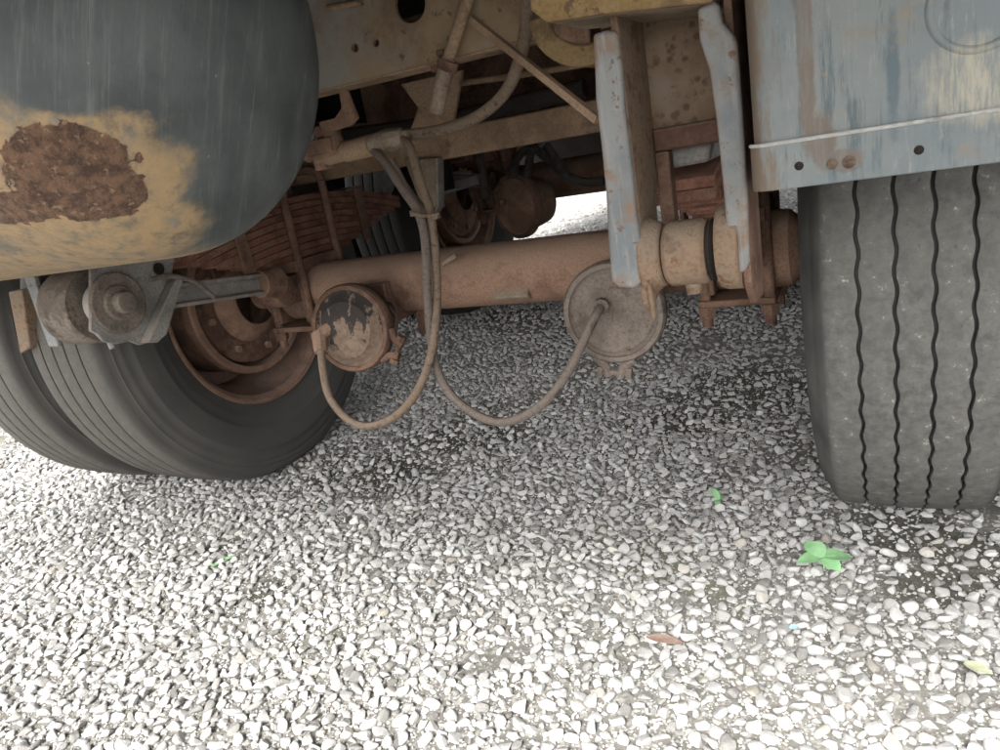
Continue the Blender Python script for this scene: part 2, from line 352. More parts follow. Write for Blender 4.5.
v = t.vm('ADD', t.P, (0, 0, 0)); nn = t.noise(1.6, 5, .6); n2 = t.noise(7, 5, .65)
r2 = t.math('FRACT', t.mul(rnd, 37.7)); r3 = t.math('FRACT', t.mul(rnd, 91.3))
c = t.mix(t.math('POWER', rnd, .8), (.36, .355, .345), (.60, .595, .58)); c = t.mix(t.ramp(r2, .82, .95), c, (.24, .235, .222)); c = t.mix(t.mul(t.ramp(r3, .88, .98), .5), c, (.46, .41, .335))
c = t.mix(t.mul(t.ramp(nn, .45, .7), .35), c, (.40, .39, .37)); c = t.mix(t.mul(t.ramp(n2, .6, .72), .35), c, (.75, .74, .72))
M['stone'] = t.done(c, .95, t.bump(n2, .5, .12), spec=.08)

# ------------------------------------------------------------------ ground
def sstep(a, b, x):
    q = np.clip((x-a)/(b-a), 0, 1); return q*q*(3-2*q)
def gh(x, y): return .006 + .135*sstep(.35, 1.25, np.asarray(y, float)) + 0*np.asarray(x, float)
def grid_lines(a, b, fa, fb, step):
    near = list(np.arange(fa, fb+1e-6, step)); lo = [fa-(fa-a)*(k/14)**2.4 for k in range(14, 0, -1)]; hi = [fb+(b-fb)*(k/14)**2.4 for k in range(1, 15)]
    return np.array(lo+near+hi)
gx = grid_lines(-150, 150, -3.6, 1.8, .06); gy = grid_lines(-150, 150, -1.6, 3.2, .06)
mb = MB(); nx, ny = len(gx), len(gy)
GX, GY = np.meshgrid(gx, gy); GZ = gh(GX, GY)
bumpy = np.array([[mnoise.noise(V(a*3.1, b*3.1, .3)) for a in gx] for b in gy])
GZ = GZ + bumpy*.008*(np.hypot(GX+.6, GY-.7) < 4.5)
mb.add(list(zip(GX.ravel(), GY.ravel(), GZ.ravel())), [(j*nx+i, j*nx+i+1, (j+1)*nx+i+1, (j+1)*nx+i) for j in range(ny-1) for i in range(nx-1)])
ground = mb.build('ground', M['soil'], ang=80); ground['kind'] = 'structure'

# ------------------------------------------------------------------ trailer
trailer = empty('trailer')
trailer['label'] = 'worn trailer underside with rusty axles, dual tyres and a blue-grey tank above gravel'
trailer['category'] = 'trailer'
T = trailer

# deck and frame
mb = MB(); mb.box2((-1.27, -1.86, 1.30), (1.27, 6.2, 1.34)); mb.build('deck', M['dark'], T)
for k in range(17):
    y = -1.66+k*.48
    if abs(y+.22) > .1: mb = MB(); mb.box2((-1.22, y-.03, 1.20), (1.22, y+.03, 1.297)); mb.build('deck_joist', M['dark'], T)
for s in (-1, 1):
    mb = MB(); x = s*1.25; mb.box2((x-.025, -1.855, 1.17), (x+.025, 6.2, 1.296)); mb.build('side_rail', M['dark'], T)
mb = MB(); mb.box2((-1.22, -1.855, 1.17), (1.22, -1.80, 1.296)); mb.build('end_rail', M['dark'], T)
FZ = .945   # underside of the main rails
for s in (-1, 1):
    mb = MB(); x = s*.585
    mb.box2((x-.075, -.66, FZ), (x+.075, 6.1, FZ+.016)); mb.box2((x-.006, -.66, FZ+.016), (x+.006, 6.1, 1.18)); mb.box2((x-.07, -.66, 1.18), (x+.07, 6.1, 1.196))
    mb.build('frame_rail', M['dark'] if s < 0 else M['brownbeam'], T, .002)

# beige cross member with lightening holes
WY = -.33
o = at(300, 95, Y=WY); ex = V(1, 0, 0); ey = V(0, 0, 1)
zb = at(420, 66, Y=WY).z
def wp(x, y): p = at(x, y, Y=WY); return (p.x, p.z)
holes = []
for (x, y, r) in ((410, 4, 17.5), (355, 48, 3.9), (376, 43, 3.6)):
    cx, cz = wp(x, y); rr = r/(FPX/ (Vector((cx, WY, cz))-Vector(CAM)).dot(Vector(fw))); holes.append(circle(cx, cz, rr, 32))
mb = MB(); mb.plate((0, WY, 0), ex, ey, [(-.51, zb), (.52, zb), (.52, 1.19), (-.51, 1.19)], holes, -.008)
web = mb.build('cross_member', M['web'], T)
mb = MB(); mb.box2((-.51, WY+.010, zb-.002), (.52, WY+.085, zb+.010)); mb.build('flange', M['brownbeam'], web, .002)
mb = MB(); mb.tube([at(328, 8, Y=WY-.012), at(362, 2, Y=WY-.012)], .006); mb.build('cable_strip', M['brownbeam'], web)
# things seen dimly behind the web: second cross member, brackets, air bag of wiring
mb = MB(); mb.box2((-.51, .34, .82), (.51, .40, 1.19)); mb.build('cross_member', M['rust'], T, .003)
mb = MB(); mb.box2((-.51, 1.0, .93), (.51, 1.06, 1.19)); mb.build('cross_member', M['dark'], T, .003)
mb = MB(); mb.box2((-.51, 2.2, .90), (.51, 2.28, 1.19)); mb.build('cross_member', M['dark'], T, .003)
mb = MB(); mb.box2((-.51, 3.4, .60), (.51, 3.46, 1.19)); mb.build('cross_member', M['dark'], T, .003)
mb = MB(); mb.box2((-1.2, 2.9, .62), (-.15, 3.35, 1.19)); mb.build('sky_block_box', M['dark'], T, .01)  # added dark box, only there to keep bright sky from showing through
mb = MB(); mb.box2((-.14, 3.0, .78), (.9, 3.3, 1.19)); mb.build('sky_block_box', M['dark'], T, .01)  # another added box closing off the sky further right
# gusset seen below the web
p = [at(400, 84, Y=-.05), at(462, 70, Y=-.05), at(452, 128, Y=-.05), at(408, 136, Y=-.05), at(418, 108, Y=-.05)]
mb = MB(); mb.prism(p, (0, .012, 0)); mb.build('gusset', M['brownbeam'], T, .002)
# dark pipe lying over the brown beam
mb = MB(); mb.tube([at(330, 138, Y=.06), at(420, 126, Y=.06), at(500, 108, Y=.06), at(585, 88, Y=.06)], .020, 14); mb.build('pipe', M['dark'], T)
mb = MB(); mb.tube([at(455, 84, Y=.02), at(520, 75, Y=.02), at(585, 64, Y=.02)], .007, 10); mb.build('pipe', M['brownbeam'], T)
# brown beam across, above the axle
mb = MB(); BY = .12
zb2 = .803; mb.box2((-.70, BY, zb2), (.56, BY+.09, zb2+.072)); mb.build('cross_beam', M['brownbeam'], T, .006)

# diagonal strut from the web down to the right hanger
mb = MB(); mb.tube([at(470, 18, Y=WY-.02), at(598, 120, Y=-.50)], .008, 4, 1); mb.build('diagonal_strut', M['brownbeam'], T)

# conduit with a clamp on the web
CY = WY-.03
mb = MB(); mb.tube([at(472, -12, Y=CY), at(463, 15, Y=CY), at(452, 48, Y=CY), at(445, 66, Y=CY)], .011, 12); cd1 = mb.build('conduit', M['brownbeam'], T)
mb = MB(); mb.tube([at(448, 58, Y=CY), at(436, 113, Y=CY)], .0145, 12, 1); mb.build('sleeve', M['beige'], cd1)
mb = MB(); a = at(449, 60, Y=CY); b = at(446, 70, Y=CY); mb.cyl(a, b, .019, n=16); mb.box((at(437, 68, Y=CY)), (.018, .012, .011)); mb.cyl(at(444, 52, Y=CY), at(437, 53, Y=CY), .005); mb.build('hose_clamp', M['rust'], cd1, .001)

# ------------------------------------------------------------------ axles
AR = .0755
def make_axle(z, y):
    ax = empty('axle', (0, y, z), T)
    mb = MB(); mb.lathe((-.70, 0, 0), (1, 0, 0), [(0, .055), (.02, AR), (.05, AR+.004), (.09, AR), (1.31, AR), (1.35, AR+.004), (1.38, AR), (1.40, .055)], 48)
    mb.build('axle_tube', M['axle'], ax)
    for s in (-1, 1):
        mb = MB(); x = s*.58     # spring seat, saddle plates and pads
        mb.box2((x-.065, -.10, .070), (x+.065, .10, .098)); mb.box2((x-.075, -.10, -.092), (x+.075, .10, -.078))
        mb.box2((x-.055, -.088, -.07), (x-.043, .088, .07)); mb.box2((x+.043, -.088, -.07), (x+.055, .088, .07))
        mb.build('spring_seat', M['rust'], ax, .004)
        for yy in (-.082, .082):
            mb = MB(); zt = .285
            for xx in (-.062, .062):
                mb.tube([V(x+xx, yy, -.135), V(x+xx, yy, zt)], .011, 12, 1)
            mb.tube([V(x-.062, yy, zt), V(x-.055, yy, zt+.02), V(x-.03, yy, zt+.032), V(x+.03, yy, zt+.032), V(x+.055, yy, zt+.02), V(x+.062, yy, zt)], .011, 12, 4)
            mb.build('u_bolt', M['rust'], ax)
            for xx in (-.062, .062):
                mb = MB(); mb.cyl((x+xx, yy, -.115), (x+xx, yy, -.093), .0175, n=6); mb.build('nut', M['rust'], ax, .001)
        # radius rod eye bracket in front of the tube
        mb = MB(); mb.cyl((x-.045, -.135, .03), (x+.045, -.135, .03), .042, n=28); mb.box2((x-.040, -.13, -.01), (x+.040, -.060, .062)); mb.build('rod_eye', M['rust'], ax, .004)
    return ax
axle = make_axle(.52, 0)

# leaf springs
def make_spring(s, y, z, name='leaf_spring'):
    sp = empty(name, (s*.58, y, z), T); n = 9; th = .0165
    for i in range(n):
        L = .47-.042*max(0, n-2-i)
        mb = MB(); vs = []; N = 16
        for k in range(N+1):
            q = -L+2*L*k/N; zz = i*(th+.0012) - .28*(q*q)
            for dx, dz in ((-.046, 0), (.046, 0), (.046, th), (-.046, th)): vs.append((dx*(1-.004*i*(i % 2)), q, zz+dz))
        fs = [(k*4+a, k*4+(a+1) % 4, k*4+4+(a+1) % 4, k*4+4+a) for k in range(N) for a in range(4)]+[(3, 2, 1, 0), (N*4, N*4+1, N*4+2, N*4+3)]
        mb.add(vs, fs); mb.build('leaf', M['redrust'] if i % 2 else M['altleaf'], sp, .002)
    for q in (-.25, .25):
        mb = MB(); zc = -.28*q*q
        zt = zc+n*(th+.0012)+.006
        zl = zc+(.016 if abs(q) < .3 else .05)
        mb.box2((-.056, q-.018, zl), (-.048, q+.018, zt)); mb.box2((.048, q-.018, zl), (.056, q+.018, zt)); mb.box2((-.056, q-.018, zt), (.056, q+.018, zt+.006)); mb.build('rebound_clip', M['rust'], sp, .002)
    return sp
for s in (-1, 1): make_spring(s, 0, .62)

# brake chambers (front face towards -Y)
def chamber(parent, c, rad, aim, mats=('chamber', 'chamber', 'rust'), lugs=-100, length=.115, port=True, dome=.022):
    c = Vector(c); a = Vector(aim).normalized()          # a points out of the front face
    mb = MB(); r = rad
    prof = [(-length, r*.55), (-length+.012, r*.72), (-.045, r*.86), (-.016, r*.93), (-.012, r*.97), (.006, r*.97), (.010, r*.90), (.006, r*.86), (.010, r*.80), (dome*.7, r*.66), (dome*.95, r*.40), (dome, r*.22), (dome*.96, r*.16), (dome*.96, .0005)]
    mb.lathe(c, a, prof, 56); ch = mb.build('brake_chamber', M[mats[0]], parent)
    mb = MB(); mb.lathe(c, a, [(-.021, r*.93), (-.021, r*1.0), (-.013, r*1.045), (.007, r*1.045), (.015, r*1.0), (.015, r*.91), (.011, r*.90), (.011, r*.96), (-.017, r*.96)], 56, cap=False, closed=True)
    e1 = (V(0, 0, 1) - a*a.z).normalized(); e2 = e1.cross(a)
    th = math.radians(lugs); dr = e1*math.cos(th)+e2*math.sin(th); tg = a.cross(dr)
    for sgn in (-1, 1):
        root = c+dr*(r*1.02)+tg*sgn*.024
        mb.tube([root-dr*.006+tg*sgn*.018, root+dr*.012+tg*sgn*-.004, root+dr*.034-tg*sgn*.011], .009, 10, 4)
    mb.build('clamp_ring', M[mats[1]], parent)
    mb = MB(); q = c+dr*(r*1.02+.026); mb.cyl(q-tg*.032, q+tg*.032, .006, n=10); mb.cyl(q-tg*.036, q-tg*.024, .012, n=6); mb.cyl(q+tg*.024, q+tg*.036, .012, n=6); mb.build('clamp_bolt', M[mats[2]], parent, .001)
    return ch
# flaking black paint on the dusty left chamber
t = NT('flaking_black_paint'); n1 = t.noise(1, 7, .65, stretch=(42, 20, 20)); n2 = t.noise(80, 5, .6); X, Yv, Z = t.sep(t.P)
c = t.mix(t.ramp(n2, .35, .65), (.155, .11, .082), (.22, .16, .118))
c = t.mix(t.ramp(t.math('ADD', n1, t.mul(t.math('SUBTRACT', Z, -.064), 1.6)), .51, .55), c, (.042, .036, .033))
M['flaky'] = t.done(c, .85, t.bump(t.math('ADD', n1, t.mul(n2, .3)), .5, .003), spec=.25)
chl = Vector(at(352, 328, Y=-.20)) - V(0, 0, .52); chr_ = Vector(at(614, 312, Y=-.20)) - V(0, 0, .52)
chamber(axle, chl, .103, (.10, -1, .10), ('flaky', 'rust', 'rust'), 118, .11, dome=.045)
chamber(axle, chr_, .1, (.06, -1, .02), ('chamber', 'chamber', 'chamber'), 186, .10, dome=.010)
for c0 in (chl, chr_):
    mb = MB(); mb.box2((c0.x-.05, -.105, c0.z-.07), (c0.x+.05, -.092, .02)); mb.box2((c0.x-.05, -.092, -.085), (c0.x-.038, .02, .02)); mb.box2((c0.x+.038, -.092, -.085), (c0.x+.05, .02, .02)); mb.build('chamber_bracket', M['rust'], axle, .003)
# welded tag on the tube, pale chalk-like stub
mb = MB(); p = at(512, 293, Y=-.068); mb.box((p.x, -.062, p.z-.520), (.088, .022, .034), Matrix.Rotation(math.radians(-32), 3, 'X')); mb.build('weld_pad', M['beige'], axle, .005)
mb = MB(); mb.tube([at(443, 264, Y=-.085)-V(0, 0, .52), at(456, 255, Y=-.078)-V(0, 0, .52)], .006, 8, 1); mb.build('cable_tie', M['beige'], axle)
# camshaft running from chamber slack adjuster to the wheel
for s in (-1, 1):
    mb = MB(); mb.cyl((s*.30, .13, -.06), (s*.72, .13, -.06), .02, n=16); mb.box2((s*.30-.015, .10, -.17), (s*.30+.015, .16, -.03)); mb.build('camshaft', M['rust'], axle, .004)

# second axle, seen under the first
axle2 = copy_tree(axle, T); axle2.location = (0, 1.3, .655)
for ch in list(axle2.children):
    if ch.name.startswith(('weld_pad', 'cable_tie', 'brake_chamber', 'clamp_', 'chamber_bracket', 'camshaft')): bpy.data.objects.remove(ch)
c2 = at(517, 206, Y=1.02); scl = (c2-Vector(CAM)).dot(Vector(fw))/FPX
chamber(axle2, c2-V(0, 1.3, .655), 31*scl, (-.42, -1, .02), ('axle', 'rust', 'rust'), -75, .14, dome=.02)
mb = MB(); mb.cyl(at(503, 202, Y=.985)-V(0, 1.3, .655), at(502, 202, Y=.972)-V(0, 1.3, .655), .012, .009, n=14); mb.build('port_boss', M['rust'], axle2)
chamber(axle2, (.42, -.2, -.06), .1, (.06, -1, .02))
for s in (-1, 1): make_spring(s, 1.3, .755)

# ------------------------------------------------------------------ wheels
def tyre_mesh(name, mat, wavy, gw, seed):
    R = .52; N = 360 if wavy else 240; half = .113; pit = .0456; gd = .014
    # profile: list of (x, radius, wave weight)
    pr = []
    side = [(.092, .290), (.103, .293), (.110, .305), (.113, .318), (.121, .330), (.129, .348), (.1340, .366), (.1375, .370), (.1375, .376), (.1395, .392), (.1405, .410), (.1400, .428), (.1395, .434), (.1365, .437), (.1345, .455), (.1335, .466), (.1300, .469), (.1295, .480), (.1255, .483), (.1235, .496), (.119, .506), (.113, .5125), (.104, .5165)]
    if wavy: side = [(x+.009*min(1, max(0, (r-.31)/.06))*min(1, max(0, (.515-r)/.05)), r) for x, r in side]
    for x, r in side: pr.append((x, r, 0))
    for k in (1.5, .5, -.5, -1.5):
        g = k*pit; cr = R - .012*(abs(g)/half)**2.5*.5
        pr += [(g+gw/2+.003, cr, 1), (g+gw/2, cr-.0012, 1), (g+gw/2-.0012, cr-gd, 1), (g-gw/2+.0012, cr-gd, 1), (g-gw/2, cr-.0012, 1), (g-gw/2-.003, cr, 1)]
    for x, r in reversed(side): pr.append((-x, r, 0))
    m = len(pr); vs = []; rg = random.Random(seed)
    for k in range(N):
        a = 2*PI*k/N; zig = wavy*math.sin(2*PI*k/6) if wavy else 0
        for (x, r, w) in pr:
            wob = mnoise.noise(V(math.cos(a)*3+seed, math.sin(a)*3, x*9))*.0012
            rr = r+wob; y = rr*math.cos(a); z = rr*math.sin(a); xx = x+w*zig
            if z < -R+.014:                                   # contact patch, sidewalls bulging
                d = -R+.014-z; z = -R+.014-.15*d; xx *= 1+.9*d
            elif z < -.42: xx *= 1+.12*((-.42-z)/.1)**2*(.5 if r > .5 else 1)
            vs.append((xx, y, z))
    fs = [(k*m+i, k*m+i+1, ((k+1) % N)*m+i+1, ((k+1) % N)*m+i) for k in range(N) for i in range(m-1)]
    mb = MB(); mb.add(vs, fs); return mb
def make_wheel(kind, inner):
    """axis along X; +X is the side that faces the middle of the trailer on an inner wheel"""
    w = empty('wheel', (0, 0, 0), T)
    (tyre_mesh('tyre', None, .0, .0056, 3) if kind == 'l' else tyre_mesh('tyre', None, .0020, .0054, 5)).build('tyre', M['tyre_'+kind], w, ang=50)
    mb = MB()
    P = [(.108, .2985), (.112, .3005), (.116, .2985), (.115, .292), (.106, .287), (.100, .279), (.060, .272), (.020, .250), (-.070, .250), (-.095, .270), (-.100, .279), (-.106, .287), (-.115, .292), (-.116, .2985), (-.112, .3005), (-.106, .2935), (-.094, .284), (-.068, .258), (.018, .258), (.056, .280), (.094, .284), (.104, .293)]
    mb.lathe((0, 0, 0), (1, 0, 0), P, 72, cap=False, closed=True)
    D = [(-.075, .249), (-.10, .22), (-.118, .18), (-.118, .142), (-.126, .142), (-.126, .185), (-.108, .226), (-.083, .2495)]
    mb.lathe((0, 0, 0), (1, 0, 0), D, 72, cap=False, closed=True)
    rm = mb.build('rim', M['rimrust'], w)
    mb = MB(); mb.lathe((0, 0, 0), (1, 0, 0), [(.1115, .3025), (.1145, .3045), (.1185, .302), (.1185, .297), (.1165, .2965)], 96, cap=False, closed=True); mb.build('rim_lip', M['axle'], rm)
    if inner:
        mb = MB(); D = [(-.117, .10), (-.117, .195), (-.06, .208), (.060, .208), (.070, .216), (.098, .216), (.104, .211), (.104, .196), (.096, .192), (-.09, .190), (-.10, .10)]
        mb.lathe((0, 0, 0), (1, 0, 0), D, 72, cap=False, closed=True); mb.build('brake_drum', M['axle'], w)
        mb = MB(); D = [(.085, .0700), (.092, .07), (.092, .178), (.086, .184), (.078, .184), (.078, .07)]
        mb.lathe((0, 0, 0), (1, 0, 0), D, 64, cap=False, closed=True); mb.build('dust_shield', M['rust'], w)
        mb = MB(); mb.lathe((0, 0, 0), (1, 0, 0), [(.088, .125), (.108, .112), (.122, .098), (.128, .085), (.128, .074)], 40, cap=False)
        for k in range(8):
            a = 2*PI*k/8+.2; mb.cyl((.090, .15*math.cos(a), .15*math.sin(a)), (.103, .15*math.cos(a), .15*math.sin(a)), .011, n=6)
        mb.build('brake_spider', M['axle'], w, .002)
    else:
        mb = MB(); mb.lathe((0, 0, 0), (1, 0, 0), [(-.125, .13), (-.16, .128), (-.19, .11), (-.25, .095), (-.262, .07), (-.262, .0005)], 40, cap=False)
        for k in range(10):
            a = 2*PI*k/10; mb.cyl((-.127, .165*math.cos(a), .165*math.sin(a)), (-.158, .165*math.cos(a), .165*math.sin(a)), .016, n=6)
        mb.build('hub', M['dark'], w, .002)
    return w
XT = .877; DU = .345; LY_, RY_, RX_ = -.035, .03, -.002   # the axle sits a touch askew
wi = make_wheel('l', True); wi.location = (-XT, LY_, .52)
wo = make_wheel('l', False); wo.location = (-XT-DU, LY_, .52); wo.rotation_euler = (math.radians(40), 0, 0)
wo.rotation_euler = (0, 0, 0)
ri = make_wheel('r', True); ri.location = (XT+RX_, RY_, .52); ri.scale = (-1, 1, 1)
ro = make_wheel('r', False); ro.location = (XT+DU+RX_, RY_, .52); ro.scale = (-1, 1, 1)
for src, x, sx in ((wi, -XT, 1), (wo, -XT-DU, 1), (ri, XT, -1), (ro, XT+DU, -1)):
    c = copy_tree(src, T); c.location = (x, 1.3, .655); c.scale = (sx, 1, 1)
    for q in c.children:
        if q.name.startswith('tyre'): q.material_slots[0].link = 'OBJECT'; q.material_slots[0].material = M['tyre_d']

# ------------------------------------------------------------------ suspension hangers
HY = -.66
def hp(x, y, Y=HY): return at(x, y, Y=Y)
# right hanger: two channel cheeks hung from the rail, a pitted cross plate between them, a pin with a bushing
h = empty('suspension_hanger', hp(690, 252, -.62), T); hl = h.location
def hb(mb, name, mat, bev=0.0, **k):
    o = mb.build(name, mat, h, bev, origin=hl, **k); o.location = (0, 0, 0)
    # keep the texture in place: the mesh is stored relative to the hanger's base
    return o
mb = MB()     # inner cheek: front flange + web
fl = [hp(592, 34), hp(606, 30), hp(617, 32), hp(621, 70), hp(624, 110), hp(631, 165), hp(636, 215), hp(643, 262), hp(643, 281), hp(634, 289), hp(617, 288), hp(611, 281), hp(608, 245), hp(605, 190), hp(600, 140), hp(595, 100), hp(594, 70)]
mb.prism(fl, (0, .014, 0)); hb(mb, 'cheek_flange', M['hanger'], .005, seg=3)
xw = hp(633, 200).x
mb = MB(); w0 = [V(xw-.008, HY+.0145, .975), V(xw-.008, HY+.0145, .575), V(xw-.008, HY+.03, .562), V(xw-.008, HY+.075, .578), V(xw-.008, HY+.10, .62), V(xw-.008, HY+.105, .69), V(xw-.008, HY+.16, .78), V(xw-.008, HY+.20, .975)]
mb.prism(w0, (.010, 0, 0)); hb(mb, 'cheek_plate', M['rustbeige'], .002)
pin = hp(690, 252, -.615)
mb = MB(); mb.lathe((xw-.003, pin.y, pin.z), (1, 0, 0), [(0, .052), (.010, .050), (.026, .040), (.028, .02)], 36); mb.prism([V(xw+.002, pin.y-.042, pin.z-.01), V(xw+.002, pin.y-.03, pin.z-.085), V(xw+.002, pin.y-.012, pin.z-.04)], (.007, 0, 0)); hb(mb, 'pin_boss', M['rustbeige'], .003)
# outer cheek
fr = [hp(697, 8), hp(712, 0), hp(719, 4), hp(722, 22), hp(734, 36), hp(737, 44), hp(742, 110), hp(747, 200), hp(749, 262), hp(745, 272), hp(734, 275), hp(729, 270), hp(724, 200), hp(716, 120), hp(709, 70), hp(699, 40)]
mb = MB(); mb.prism(fr, (0, .014, 0)); hb(mb, 'cheek_flange', M['hanger'], .005, seg=3)
xo = hp(744, 200).x
mb = MB(); w0 = [V(xo-.010, HY+.0145, .975), V(xo-.010, HY+.0145, .595), V(xo-.010, HY+.05, .56), V(xo-.010, HY+.11, .555), V(xo-.010, HY+.125, .58), V(xo-.010, HY+.125, .72), V(xo-.010, HY+.2, .80), V(xo-.010, HY+.2, .975)]
mb.prism(w0, (.010, 0, 0)); hb(mb, 'cheek_plate', M['rust'], .002)
x0, x1 = xw+.026, xo-.040
mb = MB(); mb.lathe((x0, pin.y, pin.z), (1, 0, 0), [(0, .030), (.0, .039), (.005, .0425), (x1-x0-.018, .0425), (x1-x0-.013, .039), (x1-x0-.013, .030)], 40); bs = hb(mb, 'bushing', M['rustbeige'])
mb = MB(); mb.lathe((x1-.013, pin.y, pin.z), (1, 0, 0), [(0, .036), (.006, .040), (.010, .036)], 40); hb(mb, 'seal', M['dark'])
mb = MB(); mb.lathe((x1-.001, pin.y, pin.z+.003), (1, 0, 0), [(0, .036), (.002, .051), (.012, .055), (.030, .055), (.031, .03)], 40); hb(mb, 'pin_boss', M['rustbeige'])
mb = MB(); mb.cyl((x0+.03, pin.y, pin.z-.055), (x0+.03, pin.y, pin.z-.03), .010, .013, n=12); hb(mb, 'grease_nipple', M['rustbeige'], .001)
# cross plate with a gap cut for the spring
Yc = HY+.13
zlo = at(660, 128, Y=Yc).z
mb = MB(); mb.box2((xw+.002, Yc, zlo), (xo-.011, Yc+.010, .975)); hb(mb, 'cross_plate', M['pitted'])
mb = MB()
mb.box2((xw+.004, Yc-.016, zlo-.030), (xo-.012, Yc+.012, zlo-.001)); mb.box2((xw+.003, Yc-.014, .66), (xw+.022, Yc+.014, zlo-.031)); hb(mb, 'door_frame', M['rust'], .003)
# spring slipper block and the end of the spring behind the opening
Ys = -.515
mb = MB(); mb.prism([at(654, 143, Y=Ys), at(714, 133, Y=Ys), at(708, 162, Y=Ys), at(664, 170, Y=Ys)], (0, .10, 0)); hb(mb, 'slipper_block', M['greyplate'], .004)
mb = MB(); mb.prism([at(658, 129, Y=Ys+.01), at(706, 121, Y=Ys+.01), at(706, 131, Y=Ys+.01), at(658, 140, Y=Ys+.01)], (0, .10, 0)); hb(mb, 'slipper_pad', M['greyplate'], .003)
# ochre rail end: bottom flange lip and a thick curved lug
p = [hp(530, 20, -.69), hp(560, 22, -.69), hp(640, 10, -.69), hp(712, -2, -.69), hp(712, -16, -.69), hp(530, -16, -.69)]
mb = MB(); mb.prism([hp(546, 22, -.685), hp(600, 14, -.685), hp(712, 2, -.685), hp(712, -22, -.685), hp(528, -22, -.685), hp(530, 10, -.685)], (0, .016, 0)); rl = mb.build('end_plate', M['yellow'], T, .003)
mb = MB(); mb.prism([hp(546, 22.5, -.668), hp(712, 2.5, -.668), hp(712, -6, -.668), hp(546, 12, -.668)], (0, .14, 0)); mb.build('flange', M['beige'], rl, .002)
# curved lug
LY = -.50; arc = []
for k in range(13):
    a = math.radians(185+k*11); arc.append(at(577+50*math.cos(a), 15-52*math.sin(a), Y=LY))
mb = MB(); arcI = []
for k in range(13):
    a = math.radians(185+k*11); arcI.append(at(581+33*math.cos(a), 12-32*math.sin(a), Y=LY))
mb.add([], []);
pts = arc+arcI[::-1]; n = len(arc); ext = V(0, .07, 0)
vs = arc+arcI+[p+ext for p in arc]+[p+ext for p in arcI]
fs = []
for k in range(n-1):
    fs += [(k, k+1, n+k+1, n+k), (2*n+k, 3*n+k, 3*n+k+1, 2*n+k+1), (k, 2*n+k, 2*n+k+1, k+1), (n+k, n+k+1, 3*n+k+1, 3*n+k)]
fs += [(0, n, 3*n, 2*n), (n-1, 3*n-1, 4*n-1, 2*n-1)]
mb.add(vs, fs); mb.build('curved_lug', M['yellow'], T, .004)
mb = MB(); mb.cyl(at(553, 38, Y=LY+.03), at(596, 33, Y=LY+.03), .028, n=24); mb.build('lug_pin', M['rust'], T, .003)

# left hanger
h2 = empty('suspension_hanger', at(117, 303, Y=-.62), T); h2l = Vector(h2.location)
def hb2(mb, name, mat, bev=0.0):
    o = mb.build(name, mat, h2, bev, origin=h2l); o.location = (0, 0, 0); return o
xi = at(91, 300, Y=-.675).x
def xp(x, y): p = at(x, y, X=xi); return p
face = [xp(91, 250), xp(91, 331), xp(97, 334), xp(105, 342), xp(118, 344), xp(130, 341), xp(140, 345), xp(148, 343), xp(153, 334), xp(172, 278), xp(176, 248)]
mb = MB(); mb.prism(face, (-.009, 0, 0)); hb2(mb, 'cheek_plate', M['greyplate'], .002)
c0 = at(117, 303, X=xi)
mb = MB(); mb.lathe((xi+.001, c0.y, c0.z), (1, 0, 0), [(0, .062), (.004, .062), (.007, .058), (.007, .03)], 40); hb2(mb, 'washer', M['mudsteel'])
mb = MB(); mb.cyl((xi+.005, c0.y, c0.z), (xi+.016, c0.y, c0.z), .036, .034, n=24); mb.cyl((xi+.014, c0.y, c0.z), (xi+.034, c0.y, c0.z), .023, .021, n=24); hb2(mb, 'bolt', M['mudsteel'], .002)
mb = MB(); mb.prism([xp(166, 282), xp(176, 276), xp(158, 335), xp(149, 343), xp(139, 343)], (.028, 0, 0)); hb2(mb, 'stiffener', M['greyplate'], .002)
mb = MB(); mb.lathe((xi-.010, c0.y, c0.z), (-1, 0, 0), [(0, .03), (0, .046), (.012, .048), (.030, .046), (.040, .036), (.040, .02)], 36); hb2(mb, 'bushing', M['white'])
mb = MB(); mb.lathe((xi-.050, c0.y, c0.z), (-1, 0, 0), [(0, .03), (0, .074), (.008, .078), (.085, .078), (.09, .07), (.09, .03)], 40); hb2(mb, 'rod_eye', M['mudsteel'])
mb = MB(); mb.cyl((xi-.03, c0.y-.02, c0.z-.088), (xi-.03, c0.y-.02, c0.z-.05), .006, .009, n=10); hb2(mb, 'grease_nipple', M['lightgrey'])
xq = at(42, 300, Y=-.675).x
mb = MB(); mb.prism([V(xq-.034, -.675, .78), V(xq-.034, -.675, c0.z-.066), V(xq-.028, -.675, c0.z-.070), V(xq, -.675, c0.z-.070), V(xq, -.675, .78)], (0, .010, 0)); hb2(mb, 'cheek_flange', M['lightgrey'], .002)
mb = MB(); mb.prism([V(xq-.044, -.664, .94), V(xq-.044, -.664, c0.z-.062), V(xq-.044, -.57, c0.z-.062), V(xq-.044, -.52, .78), V(xq-.044, -.52, .94)], (.010, 0, 0)); hb2(mb, 'cheek_plate', M['greyplate'], .002)
mb = MB(); mb.box2((xq-.03, -.55, .80), (xi-.012, -.535, .94)); hb2(mb, 'cross_plate', M['dark'])
mb = MB(); a = at(12, 294, Y=-.57); b = at(24, 352, Y=-.57); mb.prism([at(8, 292, Y=-.57), at(22, 290, Y=-.57), at(30, 348, Y=-.57), at(20, 354, Y=-.57)], (0, .05, 0)); hb2(mb, 'wear_block', M['rustbeige'], .003)
# hole punched near the top of the plate: its shaded inside drawn as a dark ring on the surface
g0 = xp(158, 269)
mb = MB(); mb.lathe((xi+.001, g0.y, g0.z), (1, 0, 0), [(0, .006), (0, .013), (.003, .013), (.003, .009), (.0012, .006)], 20, cap=True); hb2(mb, 'hole_ring', M['dark'])

